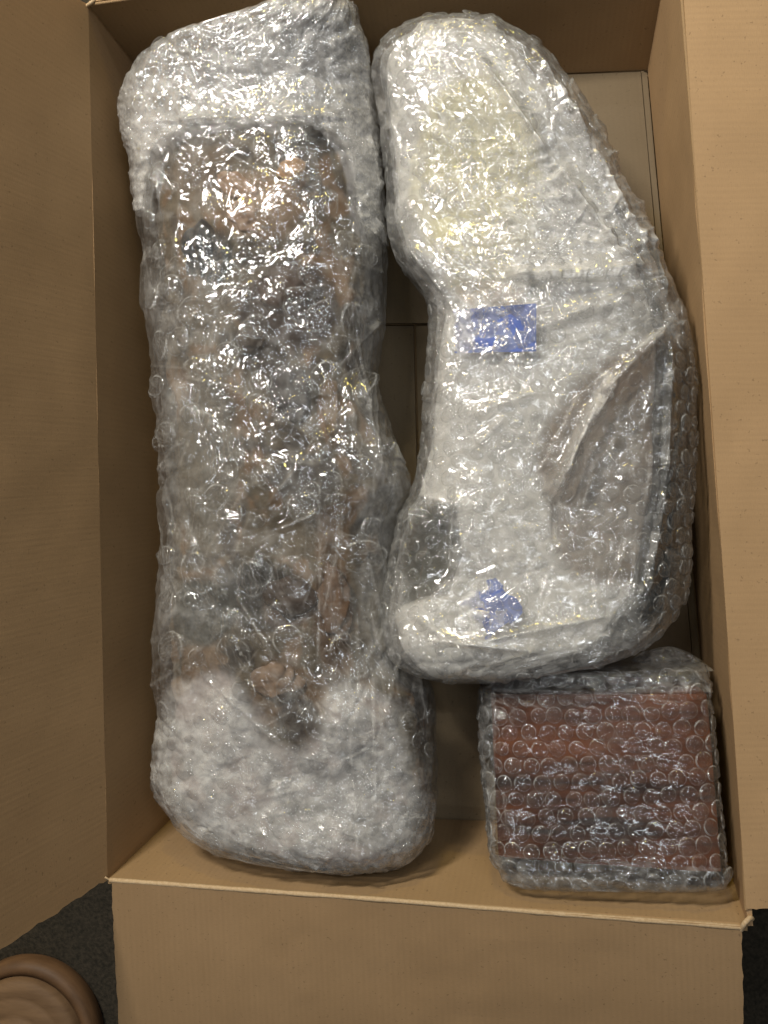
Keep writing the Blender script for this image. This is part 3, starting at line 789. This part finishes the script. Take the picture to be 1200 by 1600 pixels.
O2 = P(840, 560, 0.0)
bun2 = empty('wrapped_bundle', O2, label='curved white bubble wrapped bundle with two blue tape patches on the right', category='wrapped bundle')
px, py, U, V = B2.px, B2.py, B2.U, B2.V
cr = [(745, 85, 860, 250, 0.005, 9, 0), (860, 250, 985, 420, 0.005, 9, 0), (830, 80, 930, 240, 0.004, 8, 0), (930, 240, 1010, 400, 0.004, 8, 0),
      (790, 435, 1000, 425, 0.006, 9, 1), (1000, 425, 985, 405, 0.004, 8, 0), (830, 520, 1000, 450, 0.003, 6, 0), (850, 505, 990, 470, 0.003, 5, 0),
      (1035, 512, 900, 620, 0.006, 10, 1), (900, 620, 840, 740, 0.005, 10, 1), (1030, 520, 935, 620, 0.006, 8, 0), (935, 620, 865, 780, 0.008, 9, 0), (868, 780, 868, 850, 0.005, 4, 2),
      (960, 600, 900, 700, 0.005, 6, 0), (900, 700, 875, 780, 0.005, 6, 0), (850, 770, 868, 790, 0.003, 4, 2), (1040, 530, 1035, 760, 0.004, 7, 1), (1035, 760, 1005, 930, 0.004, 7, 1),
      (710, 770, 700, 900, 0.004, 8, 1), (640, 960, 720, 1010, 0.002, 5, 0), (660, 1000, 860, 1020, 0.003, 6, 0), (720, 1010, 960, 960, 0.003, 6, 0),
      (640, 380, 700, 460, 0.003, 7, 0), (745, 700, 790, 650, 0.003, 5, 0), (730, 650, 850, 610, 0.003, 6, 0), (1000, 340, 1040, 470, .003, 6, 0)]
cr = [(c0[0], c0[1], c0[2], c0[3], c0[4] * 1.5, c0[5] * 1.15, c0[6]) for c0 in cr]
cr += rand_creases(80, 590, 1040, 40, 460, 40, 150, 0.0012, 4, 58, 0.35, 21)
cr += rand_creases(50, 700, 1000, 180, 500, 30, 120, 0.0018, 4, -10, 0.4, 22)
cr += rand_creases(90, 620, 1080, 480, 1060, 30, 120, 0.0011, 4, None, 0, 23)
cr += rand_creases(30, 860, 1030, 540, 900, 60, 200, 0.0020, 6, 105, 0.15, 24)
cr += rand_creases(120, 740, 980, 90, 440, 14, 48, 0.0017, 2.4, 60, 0.45, 52)
cr += rand_creases(120, 760, 1000, 240, 520, 14, 50, 0.0017, 2.4, -8, 0.5, 53)
cr += rand_creases(150, 600, 1080, 40, 1060, 12, 45, 0.0012, 2.4, None, 0, 54)
low2 = 0.0035 * fbm(U * 20, V * 20, 103, 3) * B2.top
hard = 1 - 0.45 * sstep(py, 560, 620)                      # the upper half is crumpled more sharply
d2 = low2 + crease_field(px, py, cr) * B2.top + hard * crumple(U, V, 0.0010, 0.014, 105, 3, 0.5)
d2 = d2 * B2.edgefade
qA = B2.shell(0.0, d2)
d2b = low2 + crumple(U, V, 0.0016, 0.017, 145, 3, 0.5) - 0.0065 + 0.8 * crease_field(px, py, cr[:26]) * B2.top
qB = B2.shell(0.0, d2b * np.clip(B2.edgefade + 0.2, 0, 1))
openR = in_poly(px, py, [(1046, 540), (1100, 520), (1100, 960), (1000, 990), (1002, 930), (1022, 860), (1036, 760), (1042, 650)])
openL = in_poly(px, py, [(640, 800), (668, 782), (690, 790), (708, 810), (704, 870), (690, 930), (650, 948), (625, 940), (618, 880), (624, 830)])
brown = in_poly(px, py, [(1035, 515), (960, 545), (905, 590), (850, 665), (835, 720), (868, 800), (872, 860), (900, 900), (1010, 920), (1040, 760), (1045, 600)])
def blur(m, n=4, k=3):
    m = m.astype(float)
    for _ in range(n): m = (m + np.roll(m, k, 0) + np.roll(m, -k, 0) + np.roll(m, k, 1) + np.roll(m, -k, 1)) / 5
    return m
clear = blur(openR, 3, 3) + blur(openL, 6, 3) * 0.9; bm = blur(brown)
pl2 = (0.10 + 0.16 * sstep(fbm(px / 16, py / 16, 133, 4), -0.1, 0.4)) * (1 - 0.85 * clear) * (1 - 0.4 * bm)
band = sum(np.exp(-(seg_dist(px, py, *q)[0] / 13) ** 2) for q in ((775, 130, 960, 400), (850, 110, 1000, 380), (800, 430, 990, 420)))
pl2 = pl2 + 0.10 * soft(px, py, 775, 512, 70, 45, seed=45) + 0.10 * soft(px, py, 770, 950, 55, 50, seed=46) + 0.16 * band + 0.12 * soft(px, py, 860, 330, 110, 120, seed=44)
ridge = np.exp(-(seg_dist(px, py, 945, 590, 870, 785)[0] / 11) ** 2) + 0.6 * np.exp(-(seg_dist(px, py, 1035, 520, 940, 560)[0] / 7) ** 2)
pl2 = pl2 + 0.30 * crease_lines(px, py, cr) + 0.35 * ridge + 0.20 * soft(px, py, 722, 518, 22, 45, seed=41) + 0.3 * soft(px, py, 735, 965, 25, 40, seed=42)
w2 = B2.build('bubble_wrap', qA, M['film'], bun2, O2, ply=pl2)
B2.build('under_wrap', qB, M['film_under'], bun2, O2, mask=(B2.N[..., 2] > -0.3), step=2,
         ply=(0.22 + 0.25 * sstep(fbm(px / 26, py / 26, 135, 4), -0.1, 0.4)) * (1 - 0.6 * bm) * (1 - clear), label='milky inner plies of the wrap')
gap = openR | openL | in_poly(px, py, [(1046, 500), (1100, 480), (1100, 960), (1000, 990), (990, 930), (1010, 860), (1030, 760)])
# core: paper-white mass, sunk under the clear patches, where gap shade is painted
xr_in = np.interp(py, [20, 200, 420, 520, 600, 760, 860, 930, 1069], [800, 925, 1025, 1046, 1042, 1034, 1016, 998, 900])
xl_in = np.interp(py, [20, 420, 640, 760, 790, 870, 930, 950, 1069], [600, 600, 600, 600, 702, 712, 690, 600, 600])
q_in = B2.base + B2.N * ((-0.010 + 0.004 * fbm(U * 28, V * 24, 151, 3)) * np.clip(B2.edgefade, 0.3, 1))[..., None]
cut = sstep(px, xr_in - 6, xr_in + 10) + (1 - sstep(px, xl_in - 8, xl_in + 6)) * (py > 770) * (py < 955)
q_in[..., 2] = np.maximum(q_in[..., 2] - 0.075 * np.clip(cut, 0, 1) * B2.top, 0.006)
t2 = np.ones(q_in.shape) * np.array([0.78, 0.76, 0.71])
t2 = blendc(t2, soft(px, py, 740, 270, 110, 190, seed=3), (0.80, 0.74, 0.46))
t2 = blendc(t2, sstep(fbm(px / 60, py / 60, 161, 3), 0.0, 0.5) * 0.5, (0.58, 0.56, 0.50))
t2 = blendc(t2, bm, (0.30, 0.225, 0.165))
t2 = blendc(t2, soft(px, py, 950, 760, 90, 150, seed=8) * 0.5, (0.44, 0.40, 0.35))
t2 = blendc(t2, soft(px, py, 760, 455, 60, 24, seed=4) * 0.4, (0.45, 0.30, 0.22))
t2 = blendc(t2, soft(px, py, 640, 430, 55, 40, seed=5) * 0.6, (0.25, 0.24, 0.22))
t2 = blendc(t2, np.clip(cut, 0, 1) * (px > 800), (0.05, 0.05, 0.045))  # right gap: the dark behind the film painted on the sunken core
t2 = blendc(t2, np.clip(cut, 0, 1) * (px < 800), (0.23, 0.22, 0.185))  # left gap: dim olive painted for the shade behind the film
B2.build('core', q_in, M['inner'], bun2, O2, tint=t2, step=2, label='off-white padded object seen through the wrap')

def tape(poly4, B, p, off, parent, origin, nu=44, nv=30, seed=0, label=None, rag=0):
    """strip of tape laid on the surface grid p; poly4 = its corners in the picture"""
    ppx, ppy = proj(p); nr = B.normals(p)
    sel = (B.N[..., 2] > 0.2)
    fx, fy = ppx[sel], ppy[sel]; fp = p[sel]; fn = nr[sel]
    m = (fx > min(q[0] for q in poly4) - 15) & (fx < max(q[0] for q in poly4) + 15) & (fy > min(q[1] for q in poly4) - 15) & (fy < max(q[1] for q in poly4) + 15)
    fx, fy, fp, fn = fx[m], fy[m], fp[m], fn[m]
    q = np.asarray(poly4, float)
    co = []
    for j in range(nv):
        for i in range(nu):
            u, v = i / (nu - 1), j / (nv - 1)
            c = (q[0] * (1 - u) + q[1] * u) * (1 - v) + (q[3] * (1 - u) + q[2] * u) * v
            if rag: c = c + rag * np.array([vnoise(np.array([u * 6.0 + 3]), np.array([v * 6.0]), seed + 3)[0], vnoise(np.array([u * 6.0]), np.array([v * 6.0 + 9]), seed + 4)[0]])
            if i == 0: c = c + [4 * vnoise(np.array([v * 30.0]), np.array([0.0]), seed)[0], 0]
            k = np.argmin((fx - c[0]) ** 2 + (fy - c[1]) ** 2)
            w = fp[k] + fn[k] * off
            w2_ = P(c[0], c[1], w[2]); co.append(w2_ - origin)
    return add('tape', mesh_np('tape', np.array(co), gquads(nv, nu)), M['tape'], parent, label=label)
qT = B2.shell(0.0, (low2 + 0.6 * crumple(U, V, 0.0013, 0.013, 105, 2, 0.5)) * B2.edgefade)
tape([(711, 484), (838, 474), (838, 549), (713, 552)], B2, qT, -0.0008, bun2, O2, seed=1, label='blue rectangle of tape across the middle')
tape([(722, 940), (775, 905), (818, 955), (765, 998)], B2, qT, -0.0009, bun2, O2, seed=2, rag=6, label='small crumpled blue patch of tape near the lower end')

def vis(x, y):
    pr = 0.0
    if in_poly(np.array([x]), np.array([y]), [(1040, 500), (1100, 480), (1100, 980), (960, 1020), (1000, 900), (1030, 760)])[0]: pr += 3
    if in_poly(np.array([x]), np.array([y]), [(610, 780), (720, 780), (720, 950), (610, 960)])[0]: pr += 3
    if y > 500: pr += 1
    return pr + 0.3 * ((x * 13.7 + y * 7.3) % 1)
pts = lattice(B2, qA, 0.0128, lambda x, y: y > 480, 5, drop=0.03, jit=0.07, rot=0.1)
bubbles(pts, 0.0053, w2, O2, 230, 5, prio=vis, hz=0.48, jr=0.07, mat='bubble_crushed')
print('bundle two lower', len(pts))
pts = lattice(B2, qA, 0.0128, lambda x, y: y <= 480, 6, drop=0.25, jit=0.15, rot=0.5)
bubbles(pts, 0.0050, w2, O2, 60, 6, hz=0.4, jr=0.15, mat='bubble_flat')
print('upper', len(pts))

# ================= bundle three: the small red-brown block
rows3 = [(1026, 870, 1078), (1032, 820, 1092), (1042, 785, 1102), (1055, 764, 1107), (1076, 753, 1110), (1105, 750, 1113), (1188, 752, 1120), (1230, 757, 1124), (1251, 760, 1126),
         (1300, 764, 1131), (1330, 767, 1133), (1347, 771, 1135), (1354, 785, 1136), (1363, 830, 1137), (1368, 930, 1137), (1374, 1020, 1137), (1384, 1080, 1135), (1393, 1112, 1128)]
B3 = Bundle(rows3, 0.066, 0.026, 0.058, n=4.5, end=40, endk=3.2, ntop=230, nbot=30, length_pitch=0.0008,
            zend=[(1026, 0.058), (1090, 0.066), (1393, 0.074)])
O3 = P(940, 1210, 0.0)
bun3 = empty('wrapped_block', O3, label='small square reddish brown block in clear bubble wrap in the lower right corner', category='wrapped block')
px, py, U, V = B3.px, B3.py, B3.U, B3.V
cr = [(762, 1090, 800, 1105, 0.003, 5, 0), (772, 1078, 1068, 1090, 0.003, 5, 1), (782, 1082, 850, 1110, 0.003, 4, 0), (1000, 1092, 1060, 1098, .003, 4, 0), (776, 1100, 795, 1335, 0.003, 6, 1), (795, 1338, 1100, 1352, 0.003, 6, 1),
      (800, 1060, 1090, 1050, 0.004, 8, 0)]
cr += rand_creases(40, 760, 1120, 1030, 1090, 30, 120, 0.0014, 4, 5, 0.4, 41) + rand_creases(25, 770, 1120, 1100, 1380, 30, 100, 0.0007, 4, None, 0, 42)
rimm = np.maximum.reduce([1 - sstep(px, 765, 785), 1 - sstep(py, 1072, 1092), sstep(py - 0.06 * (px - 780), 1325, 1345)])
low3 = 0.0012 * fbm(U * 30, V * 30, 203, 3) * B3.top
d3 = low3 + crease_field(px, py, cr) * B3.top + crumple(U, V, 0.0012, 0.009, 205, 3, 0.55) * (0.25 + 0.75 * rimm)
rA = B3.shell(0.0, d3 * B3.edgefade)
w3 = B3.build('bubble_wrap', rA, M['film_block'], bun3, O3, ply=0.25 * crease_lines(px, py, cr) + 0.01 + 0.03 * sstep(fbm(px / 25, py / 25, 233, 4), 0, 0.4))
B3.build('folded_wrap', B3.shell(0.0, (d3 + 0.001 + crumple(U, V, 0.0008, 0.006, 225, 2)) * B3.edgefade), M['film_under'], bun3, O3, mask=(rimm > 0.4) & (B3.N[..., 2] > -0.3), ply=0.09 + 0.16 * fbm(px / 12, py / 12, 235, 3), label='cloudy folded border of the wrap')
# block: three boards laid side by side give the bands that show through
def brick(name, y0, y1, xa0, xa1, xb0, xb1, z0, z1, mat, lab=None, drop=0.0):
    n = 14
    U_, V_ = np.meshgrid(np.linspace(0, 1, n), np.linspace(0, 1, n))
    yy = y0 + (y1 - y0) * V_
    x0 = xa0 + (xb0 - xa0) * V_; x1 = xa1 + (xb1 - xa1) * V_
    z = z1 - 0.0025 * (np.abs(2 * U_ - 1) ** 8 + np.abs(2 * V_ - 1) ** 6) + 0.0006 * fbm(U_ * 6 + y0, V_ * 6, 5, 2)
    yy = yy + drop * U_ * V_
    top = PA(x0 + (x1 - x0) * U_, yy, z1); top[..., 2] = z
    bot = PA(x0 + (x1 - x0) * U_, yy, z1); bot[..., 2] = z0
    N = n * n; g = gquads(n, n); idx = np.arange(N).reshape(n, n); qs = [g[:, ::-1], g + N]
    for ee in (idx[0], idx[-1][::-1], idx[:, 0][::-1], idx[:, -1]):
        qs.append(np.stack([ee[1:], ee[1:] + N, ee[:-1] + N, ee[:-1]], -1))
    o = add(name, mesh_np(name, np.concatenate([top.reshape(-1, 3), bot.reshape(-1, 3)]) - O3, np.concatenate(qs), smooth=False), mat, bun3)
    if lab: o['label'] = lab
M['red_dark'] = plain('dark_brown_band', (0.085, 0.026, 0.014), (0.16, 0.05, 0.026), 22, 0.5, 0.3, 0.001, 0.35, (1, 4, 1))
brick('block', 1086, 1342, 767, 1106, 779, 1129, 0.012, 0.084, M['red'], 'reddish brown block seen through the wrap', 24)
# bubbles in rows across the block, each a piece of its own
pts = lattice(B3, rA, 0.0128, lambda x, y: True, 8, drop=0.0, jit=0.035, rot=0.03, hmin=-0.1)
bubbles(pts, 0.0057, w3, O3, 290, 8, hz=0.50, jr=0.05)
print('block', len(pts))
# loose scrap of wrap standing up behind the block
nu, nv = 60, 40
Uf, Vf = np.meshgrid(np.linspace(0, 1, nu), np.linspace(0, 1, nv))
xx = 985 + 115 * Uf + 10 * Vf; yy = 1044 - (32 * np.sin(np.pi * np.clip(Uf * 0.8 + 0.1, 0, 1))) * (1 - Vf)
sc = PA(xx, yy, 0.05); sc[..., 2] = 0.045 + 0.018 * Vf + 0.004 * facet(Uf * 9, Vf * 5, 4) + 0.002 * facet(Uf * 20, Vf * 12, 9)
back = sc.copy(); back[..., 2] -= 0.0012
N_ = nu * nv
g = gquads(nv, nu)
add('wrap_end', mesh_np('wrap_end', np.concatenate([sc.reshape(-1, 3), back.reshape(-1, 3)]) - O3, np.concatenate([g[:, ::-1], g + N_]), tint=np.full((2 * N_, 3), 0.12)), M['film_under'], bun3, label='loose end of the wrap behind the block')
